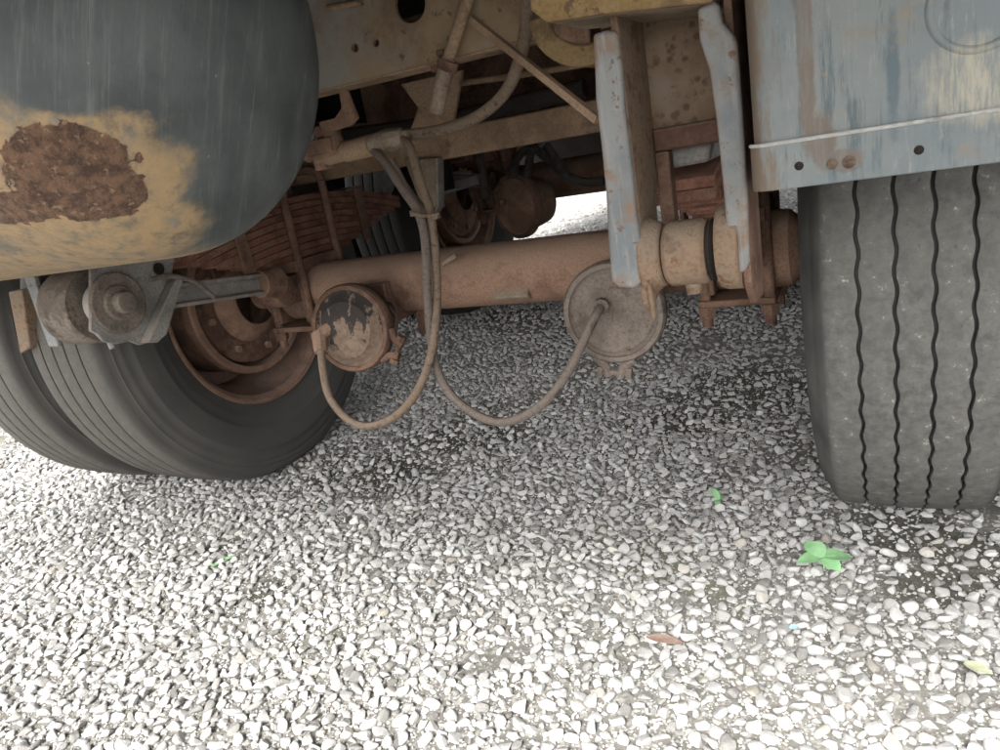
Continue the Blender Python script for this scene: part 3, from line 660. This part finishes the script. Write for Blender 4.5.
# left radius rod: grey channel from hanger to axle
a = at(166, 298, Y=-.47); b = at(272, 284, Y=-.17)
a = V(-.565, -.53, c0.z-.008); b = V(-.565, -.16, .556)
a = at(165, 297, X=-.525); b = at(262, 284, X=-.525)
mb = MB(); d = (b-a).normalized(); sx = d.cross(V(0, 0, 1)).normalized(); sz = sx.cross(d)
sec = [(-.016, -.026), (.016, -.026), (.016, -.018), (.003, -.014), (.003, .014), (.016, .018), (.016, .026), (-.016, .026)]
mb.prism([a+sx*p+sz*q for p, q in sec], b-a); rr = mb.build('radius_rod', M['rod'], T, .002)
mb = MB(); mb.cyl(b-d*.012, b+d*.018, .034, n=24); mb.cyl(b+d*.006, b+d*.05, .03, .042, n=24); mb.build('rod_socket', M['rust'], rr, .003)
mb = MB(); mb.tube([at(150, 280, X=-.49), at(170, 276, X=-.49), at(195, 282, X=-.49), at(214, 297, X=-.49)], .0055, 10); mb.build('sensor_cable', M['greyhose'], T)
# right radius rod from the bushing to the axle, mostly hidden
a = V((x0+x1)/2, pin.y+.05, pin.z); b = V((x0+x1)/2, -.16, .55)
mb = MB(); mb.prism([a+V(p*.9, 0, q) for p, q in sec], b-a); mb.build('radius_rod', M['rust'], T, .002)
# second axle rods, hangers between the axles
for s in (-1, 1):
    mb = MB(); x = s*.58; mb.box2((x-.07, .60, .70), (x-.06, .80, .945)); mb.box2((x+.06, .60, .70), (x+.07, .80, .945)); mb.cyl((x-.085, .70, .76), (x+.085, .70, .76), .04, n=24); mb.build('suspension_hanger', M['dark'], T, .003)
    mb = MB(); mb.prism([V(x+s*-.0+p, .70, .76+q) for p, q in sec], V(0, .43, -.06)); mb.build('radius_rod', M['rod'], T, .002)

# ------------------------------------------------------------------ tank
mb = MB()
prof = [(0, .001), (.02, TKR*.5), (.07, TKR*.85), (.13, TKR)]+[(.13+k*.08, TKR) for k in range(1, 12)]
L = TKX+1.05
prof = [(-TKH*math.cos(q), max(TKR*math.sin(q), .0006)) for q in np.linspace(.0, PI/2, 14)]+[(L*k/10, TKR) for k in range(1, 10)]+[(L+TKH*math.sin(q), max(TKR*math.cos(q), .0006)) for q in np.linspace(0, PI/2, 22)]
mb.lathe((TKX-L, TKY, TKZ), (1, 0, 0), prof, 96); tank = mb.build('air_tank', M['tank'], T, ang=60)
tank['label'] = 'blue-grey painted tank flaking to ochre undercoat and rust'
for x in (-.75, -.28):
    mb = MB(); mb.lathe((x, TKY, TKZ), (1, 0, 0), [(-.02, TKR+.001), (-.02, TKR+.006), (.02, TKR+.006), (.02, TKR+.001)], 96, cap=False, closed=True)
    mb.box2((x-.02, TKY-.015, TKZ+TKR+.002), (x+.02, TKY+.015, 1.30))
    mb.build('tank_strap', M['rust'], tank, .001) if x < -.7 else None

# ------------------------------------------------------------------ guard panel over the right wheel
xl = at(752, 150, Y=PY).x; zbot = at(880, 177, Y=PY).z; zseam = at(880, 127.5, Y=PY).z
def guard_outline(off, dx=0):
    r = .022; P = []
    x = xl-off+dx
    P.append((x, PY+.20)); P.append((x, PY+r))
    for k in range(1, 9):
        a = PI/2*k/8; P.append((x+r-r*math.cos(a), PY-off+r-r*math.sin(a)))
    P.append((1.30, PY-off)); return P
mb = MB()
def sheet(off, z0, z1, th):
    A = guard_outline(off); B = guard_outline(off-th); n = len(A)
    vs = [V(x, y, z0) for x, y in A]+[V(x, y, z1) for x, y in A]+[V(x, y, z0) for x, y in B]+[V(x, y, z1) for x, y in B]
    fs = []
    for k in range(n-1):
        fs += [(k, k+1, n+k+1, n+k), (2*n+k, 3*n+k, 3*n+k+1, 2*n+k+1), (k, 2*n+k, 2*n+k+1, k+1), (n+k, n+k+1, 3*n+k+1, 3*n+k)]
    fs += [(0, n, 3*n, 2*n), (n-1, 3*n-1, 4*n-1, 2*n-1)]
    return vs, fs
mb.add(*sheet(0, zseam+.001, 1.22, .003)); gp = mb.build('wheel_guard', M['panel'], T)
gp['label'] = 'streaked blue-grey sheet metal guard with rounded brown corner'
mb = MB(); mb.add(*sheet(.004, zbot, zseam, .004)); lip = mb.build('bottom_strip', M['panel'], gp, .0012)
mb = MB(); mb.tube([V(x, y, zseam) for x, y in guard_outline(.0035)[1:]], .0022, 8, 1); mb.build('seam_bead', M['bead'], gp)
for (x, y) in ((799, 166), (919, 150)):  # dark discs standing in for the shaded insides of holes
    p = at(x, y, Y=PY-.004); mb = MB(); mb.lathe((p.x, PY-.0035, p.z), (0, -1, 0), [(0.0004, .0046), (.0016, .0042), (.0024, .0028), (.0026, .0003)], 18, cap=False); mb.build('hole_disc', M['dark'], lip)
p0 = at(980, 2, Y=PY); mb = MB(); rad = 44/(FPX/((p0-Vector(CAM)).dot(Vector(fw))))
mb.lathe((p0.x, PY, p0.z), (0, -1, 0), [(.0002+.0018*math.cos(q)**2, rad+.004*math.sin(q)) for q in np.linspace(-PI/2, PI/2, 13)], 72, cap=False); mb.build('pressed_ring', M['panel'], gp, ang=60)
for (x, y, r) in ((832, 164, .0055), (849, 162, .0065)):
    p = at(x, y, Y=PY-.004); mb = MB(); mb.lathe((p.x, PY-.005, p.z), (0, -1, 0), [(0, r), (.0010, r*.8), (.0018, r*.45), (.0020, .0003)], 14, cap=False); mb.build('mud_lump', M['mud'], lip)
# mud-caked mounting post behind the guard's edge
mb = MB(); mb.box2((xl+.02, PY+.02, .98), (xl+.06, PY+.06, 1.29)); mb.build('guard_post', M['rust'], gp, .003)
mb = MB(); mb.box2((xo+.006, -.60, .86), (xo+.04, -.50, 1.29)); mb.build('side_bracket', M['dark'], T, .003)

# ------------------------------------------------------------------ valve and hoses
VY = -.25
val = empty('relay_valve', at(355, 150, Y=VY), T); vl = Vector(val.location)
def vb(mb, name, mat, bev=0.0):
    o = mb.build(name, mat, val, bev, origin=vl); o.location = (0, 0, 0); return o
def vq(x, y, d=0): return at(x, y, Y=VY+d)
mb = MB(); mb.tube([vq(318, 160), vq(345, 152), vq(372, 146)], .018, 16, 3); mb.cyl(vq(345, 152), vq(372, 145), .022, n=16); vb(mb, 'valve_body', M['brownbeam'], .002)
mb = MB(); mb.cyl(vq(372, 145), vq(388, 141), .021, .024, n=18); mb.cyl(vq(388, 141), vq(404, 136), .025, .018, n=8); mb.cyl(vq(402, 137), vq(410, 135), .014, n=8); vb(mb, 'tee_fitting', M['beige'], .003)
mb = MB(); mb.cyl(vq(332, 130), vq(336, 152), .019, .023, n=14); mb.cyl(vq(318, 134), vq(338, 128), .016, n=12); mb.box(vq(325, 146), (.07, .05, .03)); mb.cyl(vq(306, 155), vq(322, 150), .017, n=10); mb.box(vq(322, 158), (.03, .03, .05)); vb(mb, 'valve_head', M['axle'], .004)
arm = [vq(318, 52, -.02), vq(336, 48, -.02), vq(342, 60, -.02), vq(346, 90, -.02), vq(351, 104, -.02), vq(357, 118, -.02), vq(350, 126, -.02), vq(322, 134, -.02), vq(318, 122, -.02), vq(334, 118, -.02), vq(341, 108, -.02), vq(338, 90, -.02), vq(330, 84, -.02), vq(316, 82, -.02)]
mb = MB(); mb.prism(arm, (0, .012, 0)); vb(mb, 'valve_bracket', M['axle'], .003)
def hose(name, pts, r, mat, n=14):
    mb = MB(); mb.tube([at(x, y, Y=Y) for x, y, Y in pts], r, n, 8)
    for i in range(0): pass
    return mb.build(name, mat, T, ang=50)
hose('air_hose', [(408, 135, VY), (440, 130, VY-.01), (475, 118, VY-.03), (503, 95, VY-.05), (518, 65, VY-.08), (526, 28, VY-.12), (528, -10, VY-.14)], .0112, M['hose'])
ha = hose('air_hose', [(372, 148, VY-.005), (386, 163, VY-.04), (402, 188, VY-.06), (418, 212, VY-.07), (425, 240, VY-.07), (427, 285, VY-.07), (430, 330, VY-.06), (436, 365, VY-.055), (448, 391, VY-.06), (470, 411, VY-.07), (497, 422, VY-.08), (522, 417, VY-.085), (548, 399, VY-.08), (570, 369, VY-.06), (585, 338, VY-.03), (596, 315, VY-.005), (602, 305, VY+.035)], .0092, M['greyhose'])
hc = hose('air_hose', [(403, 138, VY-.005), (411, 150, VY-.03), (420, 180, VY-.05), (430, 212, VY-.055), (435, 250, VY-.055), (437, 300, VY-.05), (433, 345, VY-.075), (424, 377, VY-.08), (409, 403, VY-.085), (389, 420, VY-.09), (365, 426, VY-.09), (345, 417, VY-.085), (329, 396, VY-.08), (323, 370, VY-.06), (321, 348, VY-.03)], .0092, M['hose'])
hose('air_hose', [(392, 160, VY+.02), (405, 185, VY+.01), (420, 205, VY-.02), (428, 215, VY-.03)], .0075, M['hose'])
mb = MB(); mb.cyl(at(601, 307, Y=VY+.02), at(603, 303, Y=VY+.055), .016, n=8); mb.build('hose_fitting', M['chamber'], ha, .001)
mb = MB(); mb.cyl(at(321, 352, Y=VY-.035), at(319, 334, Y=VY-.005), .016, .019, n=8); mb.cyl(at(319, 336, Y=VY-.01), at(332, 326, Y=VY+.02), .015, n=10); mb.build('hose_fitting', M['axle'], hc, .001)
mb = MB()
for (x, y) in ((414, 213), (436, 216)): mb.box(at(x, y, Y=VY-.075), (.014, .012, .012))
mb.tube([at(412, 213, Y=VY-.085), at(425, 216, Y=VY-.09), at(439, 214, Y=VY-.075)], .004, 8); mb.build('cable_tie', M['hose'], hc, .002)
# bracket plate hanging behind the hoses
mb = MB(); mb.prism([at(404, 160, Y=BY-.02), at(435, 158, Y=BY-.02), at(436, 205, Y=BY-.02), at(431, 215, Y=BY-.02), at(424, 213, Y=BY-.02)], (0, .008, 0)); br = mb.build('hose_bracket', M['beige'], T, .002)
mb = MB(); mb.prism([at(435, 158, Y=BY-.021), at(438, 158, Y=BY-.021), at(439, 207, Y=BY-.021), at(433, 216, Y=BY-.021), at(436, 205, Y=BY-.021)], (0, .03, 0)); mb.build('bracket_lip', M['greyplate'], br, .001)
mb = MB(); mb.prism([at(376, 172, Y=.5), at(398, 168, Y=.5), at(392, 190, Y=.5), at(388, 197, Y=.5), at(384, 195, Y=.5)], (0, .01, 0)); mb.build('hanging_tab', M['greyplate'], T, .001)
# dark hoses on the second axle's chamber
Q = 1.0
hose('air_hose', [(514, 176, Q), (515, 163, Q-.02), (523, 152, Q-.05), (536, 150, Q-.06), (552, 163, Q-.02), (567, 176, Q), (585, 182, Q), (604, 181, Q)], .016, M['darkhose'])
hose('air_hose', [(528, 177, Q), (529, 164, Q-.01), (532, 150, Q), (540, 138, Q+.05)], .016, M['darkhose'])
hose('air_hose', [(546, 145, Q-.02), (556, 160, Q-.03), (566, 176, Q-.02)], .016, M['darkhose'])
hose('air_hose', [(480, 150, .9), (483, 172, .9), (486, 198, .9)], .014, M['darkhose'])
mb = MB(); mb.prism([at(432, 186, Y=.9), at(476, 175, Y=.9), at(480, 184, Y=.9), at(434, 198, Y=.9)], (0, .03, 0)); mb.build('support_bar', M['rod'], T, .004)

# ------------------------------------------------------------------ gravel
stone_col = bpy.data.collections.new('stone_shapes')
stone_mesh = []
for k in range(14):
    bm = bmesh.new(); bmesh.ops.create_icosphere(bm, subdivisions=3, radius=1)
    rs = np.random.default_rng(100+k)
    for j in range(9):
        nrm = rs.normal(size=3); nrm /= np.linalg.norm(nrm); dd = rs.uniform(.50, .80)
        nv = Vector(nrm)
        for v in bm.verts:
            e = v.co.dot(nv)-dd
            if e > 0: v.co -= nv*e*.98
    sxyz = (1.12, rs.uniform(.60, .95), rs.uniform(.38, .66))
    for v in bm.verts:
        v.co += v.co.normalized()*mnoise.noise(v.co*1.5+V(k*9, 0, 0))*.07
        v.co = V(v.co.x*sxyz[0], v.co.y*sxyz[1], v.co.z*sxyz[2])
    bmesh.ops.recalc_face_normals(bm, faces=bm.faces)
    for e in bm.edges:
        if len(e.link_faces) == 2 and e.link_faces[0].normal.dot(e.link_faces[1].normal) < .88: e.smooth = False
    for f in bm.faces: f.smooth = True
    me = bpy.data.meshes.new('stone'); bm.to_mesh(me); bm.free(); me.materials.append(M['stone'])
    o = bpy.data.objects.new('stone_shape', me); stone_col.objects.link(o); stone_mesh.append(me)

bare = []      # patches of bare soil: centre from the photo, laid on the ground
for (x, y, a, b) in ((905, 545, .10, .055), (985, 560, .12, .07), (965, 520, .09, .05), (935, 590, .07, .03), (262, 592, .055, .05), (245, 628, .05, .03), (225, 545, .05, .04), (385, 475, .20, .07), (430, 450, .18, .07), (345, 455, .12, .06), (560, 555, .06, .03), (700, 600, .08, .03), (735, 590, .06, .03), (920, 700, .05, .04), (590, 640, .04, .02), (490, 660, .09, .03), (750, 395, .24, .10), (690, 420, .14, .06), (640, 655, .07, .02), (780, 560, .05, .03), (855, 520, .07, .03), (935, 715, .05, .03), (985, 700, .04, .03)):
    p = at(x, y, Z=0.0); k_ = 1.15 if (y < 500 or (x > 840 and y < 620)) else .8; bare.append((p.x, p.y, a*k_, b*k_))
def bare_amount(x, y):
    m = 0.0
    wob = mnoise.noise(V(x*9, y*9, 5))*.55+mnoise.noise(V(x*25, y*25, 1))*.35
    for (cx, cy, a, b) in bare:
        dx = (x-cx)*rt[0]+(y-cy)*rt[1]; dy = -(x-cx)*rt[1]+(y-cy)*rt[0]
        q = math.hypot(dx/a, dy/(b*1.25))+wob
        if q < 1: m = 1.0
    if mnoise.noise(V(x*2.3+4, y*2.3, 9)) + .5*mnoise.noise(V(x*7, y*7, 2)) > (.50 if y < -.35 else .50-.24*min(1, (y+.35)/.4)): m = max(m, .75)
    return m
def scatter(x0, x1, y0, y1, n, dmin, dmax, power, cell, sep, grid, zlift, keep_bare):
    out = []
    xs = rng.uniform(x0, x1, n); ys = rng.uniform(y0, y1, n); ss = dmin+(dmax-dmin)*rng.uniform(0, 1, n)**power
    order = np.argsort(-ss); pr_ = rng.uniform(0, 1, n)
    for i in order:
        x, y, d = float(xs[i]), float(ys[i]), float(ss[i])
        gx_, gy_ = int(x//cell), int(y//cell); ok = True
        for a in (-1, 0, 1):
            for b in (-1, 0, 1):
                for (qx, qy, qd) in grid.get((gx_+a, gy_+b), ()):
                    if (qx-x)**2+(qy-y)**2 < (sep*(d+qd)*.5)**2: ok = False; break
                if not ok: break
            if not ok: break
        if not ok: continue
        if bare_amount(x, y) > 0 and pr_[i] > keep_bare: continue
        grid.setdefault((gx_, gy_), []).append((x, y, d)); out.append((x, y, d, zlift))
    return out
grid = {}
near = scatter(-2.3, 1.35, -1.25, 1.5, 210000, .007, .028, 1.7, .028, .74, grid, .10, .22)
for lst in grid.values():
    lst[:] = [(a, b, d*.5) for a, b, d in lst]
small = scatter(-1.5, 1.3, -1.25, .7, 130000, .003, .007, 1.3, .028, .7, grid, .05, .32)
far = []
for (fx0, fx1, fy0, fy1, n) in ((-4.5, 2.2, -1.3, 5.5, 15000),):
    xs = rng.uniform(fx0, fx1, n); ys = rng.uniform(fy0, fy1, n)
    for x, y in zip(xs, ys):
        if -2.3 < x < 1.35 and -1.25 < y < 1.5: continue
        far.append((float(x), float(y), float(rng.uniform(.018, .042)), .1))
allst = near+small+far
def gz(x, y): return float(gh(x, y))+mnoise.noise(V(x*3.1, y*3.1, .3))*.008*(math.hypot(x+.6, y-.7) < 4.5)
campos = Vector(CAM)
def shown(s):
    d = Vector((s[0], s[1], 0))-campos; z = d.dot(Vector(fw))
    if z < .1: return 0
    x = 500+FPX*d.dot(Vector(rt))/z; y = 375-FPX*d.dot(Vector(up))/z
    return s[2]*FPX/z if (-5 < x < 1005 and y < 755) else 0
order = sorted(range(len(near)), key=lambda i: -shown(near[i]))
single = set(order[:300])
for i in order[:300]:
    x, y, d, zl = near[i]
    o = bpy.data.objects.new('stone', stone_mesh[random.randrange(14)]); scene.collection.objects.link(o); o.parent = ground
    o.location = (x, y, gz(x, y)+d*.12); o.rotation_euler = (random.gauss(0, .3), random.gauss(0, .3), random.uniform(0, 6.28)); o.scale = (d*.5,)*3
rest = [s for i, s in enumerate(near) if i not in single]+small+far
me = bpy.data.meshes.new('gravel'); N = len(rest)
me.from_pydata([(s[0], s[1], gz(s[0], s[1])+s[2]*(.06+.14*random.random())) for s in rest], [], [])
def attr(name, typ, data):
    a = me.attributes.new(name, typ, 'POINT'); a.data.foreach_set('vector' if typ == 'FLOAT_VECTOR' else 'value', np.asarray(data).ravel())
attr('rot', 'FLOAT_VECTOR', np.stack([rng.normal(0, .38, N), rng.normal(0, .38, N), rng.uniform(0, 6.283, N)], 1).astype(np.float32))
attr('size', 'FLOAT', np.array([s[2]*.5 for s in rest], np.float32)); attr('pick', 'INT', rng.integers(0, 14, N).astype(np.int32))
gravel = bpy.data.objects.new('gravel', me); scene.collection.objects.link(gravel); gravel['kind'] = 'stuff'
gravel['label'] = 'pale crushed stone gravel spread over the ground'; gravel['category'] = 'gravel'
ng = bpy.data.node_groups.new('gravel_scatter', 'GeometryNodeTree')
ng.interface.new_socket('Geometry', in_out='INPUT', socket_type='NodeSocketGeometry'); ng.interface.new_socket('Geometry', in_out='OUTPUT', socket_type='NodeSocketGeometry')
gi = ng.nodes.new('NodeGroupInput'); go = ng.nodes.new('NodeGroupOutput'); iop = ng.nodes.new('GeometryNodeInstanceOnPoints'); ci = ng.nodes.new('GeometryNodeCollectionInfo')
ci.inputs['Collection'].default_value = stone_col; ci.inputs['Separate Children'].default_value = True; ci.inputs['Reset Children'].default_value = True
def na(name, typ):
    n = ng.nodes.new('GeometryNodeInputNamedAttribute'); n.data_type = typ; n.inputs['Name'].default_value = name; return n.outputs['Attribute']
e2r = ng.nodes.new('FunctionNodeEulerToRotation'); ng.links.new(na('rot', 'FLOAT_VECTOR'), e2r.inputs[0])
ng.links.new(gi.outputs[0], iop.inputs['Points']); ng.links.new(ci.outputs[0], iop.inputs['Instance']); iop.inputs['Pick Instance'].default_value = True
ng.links.new(na('pick', 'INT'), iop.inputs['Instance Index']); ng.links.new(e2r.outputs[0], iop.inputs['Rotation']); ng.links.new(na('size', 'FLOAT'), iop.inputs['Scale'])
ng.links.new(iop.outputs[0], go.inputs[0])
gravel.modifiers.new('scatter', 'NODES').node_group = ng

# ------------------------------------------------------------------ seedlings, dry leaves, scraps
t = NT('seedling_green'); n1 = t.noise(60, 4); t.b.inputs['Subsurface Weight'].default_value = 0
M['green'] = t.done(t.mix(t.ramp(n1, .3, .7), (.20, .40, .19), (.28, .48, .25)), .5, spec=.4)
t = NT('dry_leaf_brown'); n1 = t.noise(90, 5); M['dry'] = t.done(t.mix(t.ramp(n1, .3, .7), (.19, .13, .105), (.28, .20, .16)), .8)
t = NT('yellow_leaf'); n1 = t.noise(90, 5); M['yleaf'] = t.done(t.mix(t.ramp(n1, .3, .7), (.30, .33, .2), (.4, .42, .3)), .8)
t = NT('blue_plastic'); M['blue'] = t.done((.33, .52, .58), .6)
def leaf(mb, base, direction, L, W, lift, curl=.25, th=.0006):
    d = Vector(direction).normalized(); s = d.cross(V(0, 0, 1)).normalized(); vs = []; n = 8
    for k in range(n+1):
        q = k/n; w = W*math.sin(PI*min(max(q, .02), .985)**.8)**.8
        c = base+d*L*q+V(0, 0, lift*L*q-curl*L*q*q)
        vs += [c-s*w+V(0, 0, w*.18), c, c+s*w+V(0, 0, w*.18)]
    m = len(vs); vs += [v-V(0, 0, th) for v in vs]; fs = []
    for k in range(n):
        for j in (0, 1):
            a = k*3+j; fs += [(a, a+1, a+4, a+3), (m+a, m+a+3, m+a+4, m+a+1)]
        for j, sgn in ((0, 1), (2, -1)):
            a = k*3+j; fs.append((a, a+3, m+a+3, m+a) if sgn > 0 else (a, m+a, m+a+3, a+3))
    mb.add(vs, fs); return mb
def seedling(x, y, leaves, label, hgt=.03):
    p = at(x, y, Z=.012); e = empty('seedling', (p.x, p.y, 0)); e['label'] = label; e['category'] = 'plant'; e['group'] = 'seedlings in the gravel'
    mb = MB(); mb.tube([V(0, 0, 0), V(.002, 0, hgt*.5), V(0, .002, hgt)], .0015, 8); mb.build('stem', M['green'], e)
    for (ang, L, W, lift) in leaves:
        mb = MB(); d = Vector(rt)*math.cos(math.radians(ang))+Vector((-rt[1], rt[0], 0))*math.sin(math.radians(ang)); d.z = 0
        leaf(mb, V(0, 0, hgt), d, L, W, lift).build('leaf', M['green'], e, ang=70)
    return e
seedling(823, 566, ((108, .042, .019, .5), (176, .044, .017, .12), (-4, .050, .020, .10), (-62, .036, .018, -.1)), 'green seedling with four broad leaves beside bare soil near the dusty tyre')
seedling(719, 503, ((100, .030, .008, .7), (60, .026, .006, .3), (-120, .02, .006, .1)), 'small narrow green sprout standing among stones between wheel and seedling', .02)
seedling(219, 563, ((40, .04, .007, .3), (210, .03, .006, .2), (100, .02, .006, .3)), 'small yellow-green sprout lying in gravel in front of the dual tyres', .01)
def loose(name, x, y, ang, L, W, mat, label, cat, z=.028):
    p = at(x, y, Z=z); mb = MB(); d = Vector((rt[0], rt[1], 0))*math.cos(math.radians(ang))+Vector((-rt[1], rt[0], 0))*math.sin(math.radians(ang))
    leaf(mb, V(0, 0, 0)-d*L/2, d, L, W, .06, .06); o = mb.build(name, mat, None, ang=70); o.location = p; o['label'] = label; o['category'] = cat; return o
loose('dry_leaf', 665, 640, -28, .062, .010, M['dry'], 'narrow brown dry leaf lying on the pale gravel', 'leaf')
loose('yellowed_leaf', 978, 668, -50, .035, .010, M['yleaf'], 'small yellow-green fallen leaf on sunlit stones', 'leaf')
loose('plastic_scrap', 794, 627, 10, .014, .006, M['blue'], 'tiny light blue plastic scrap among the stones', 'scrap')
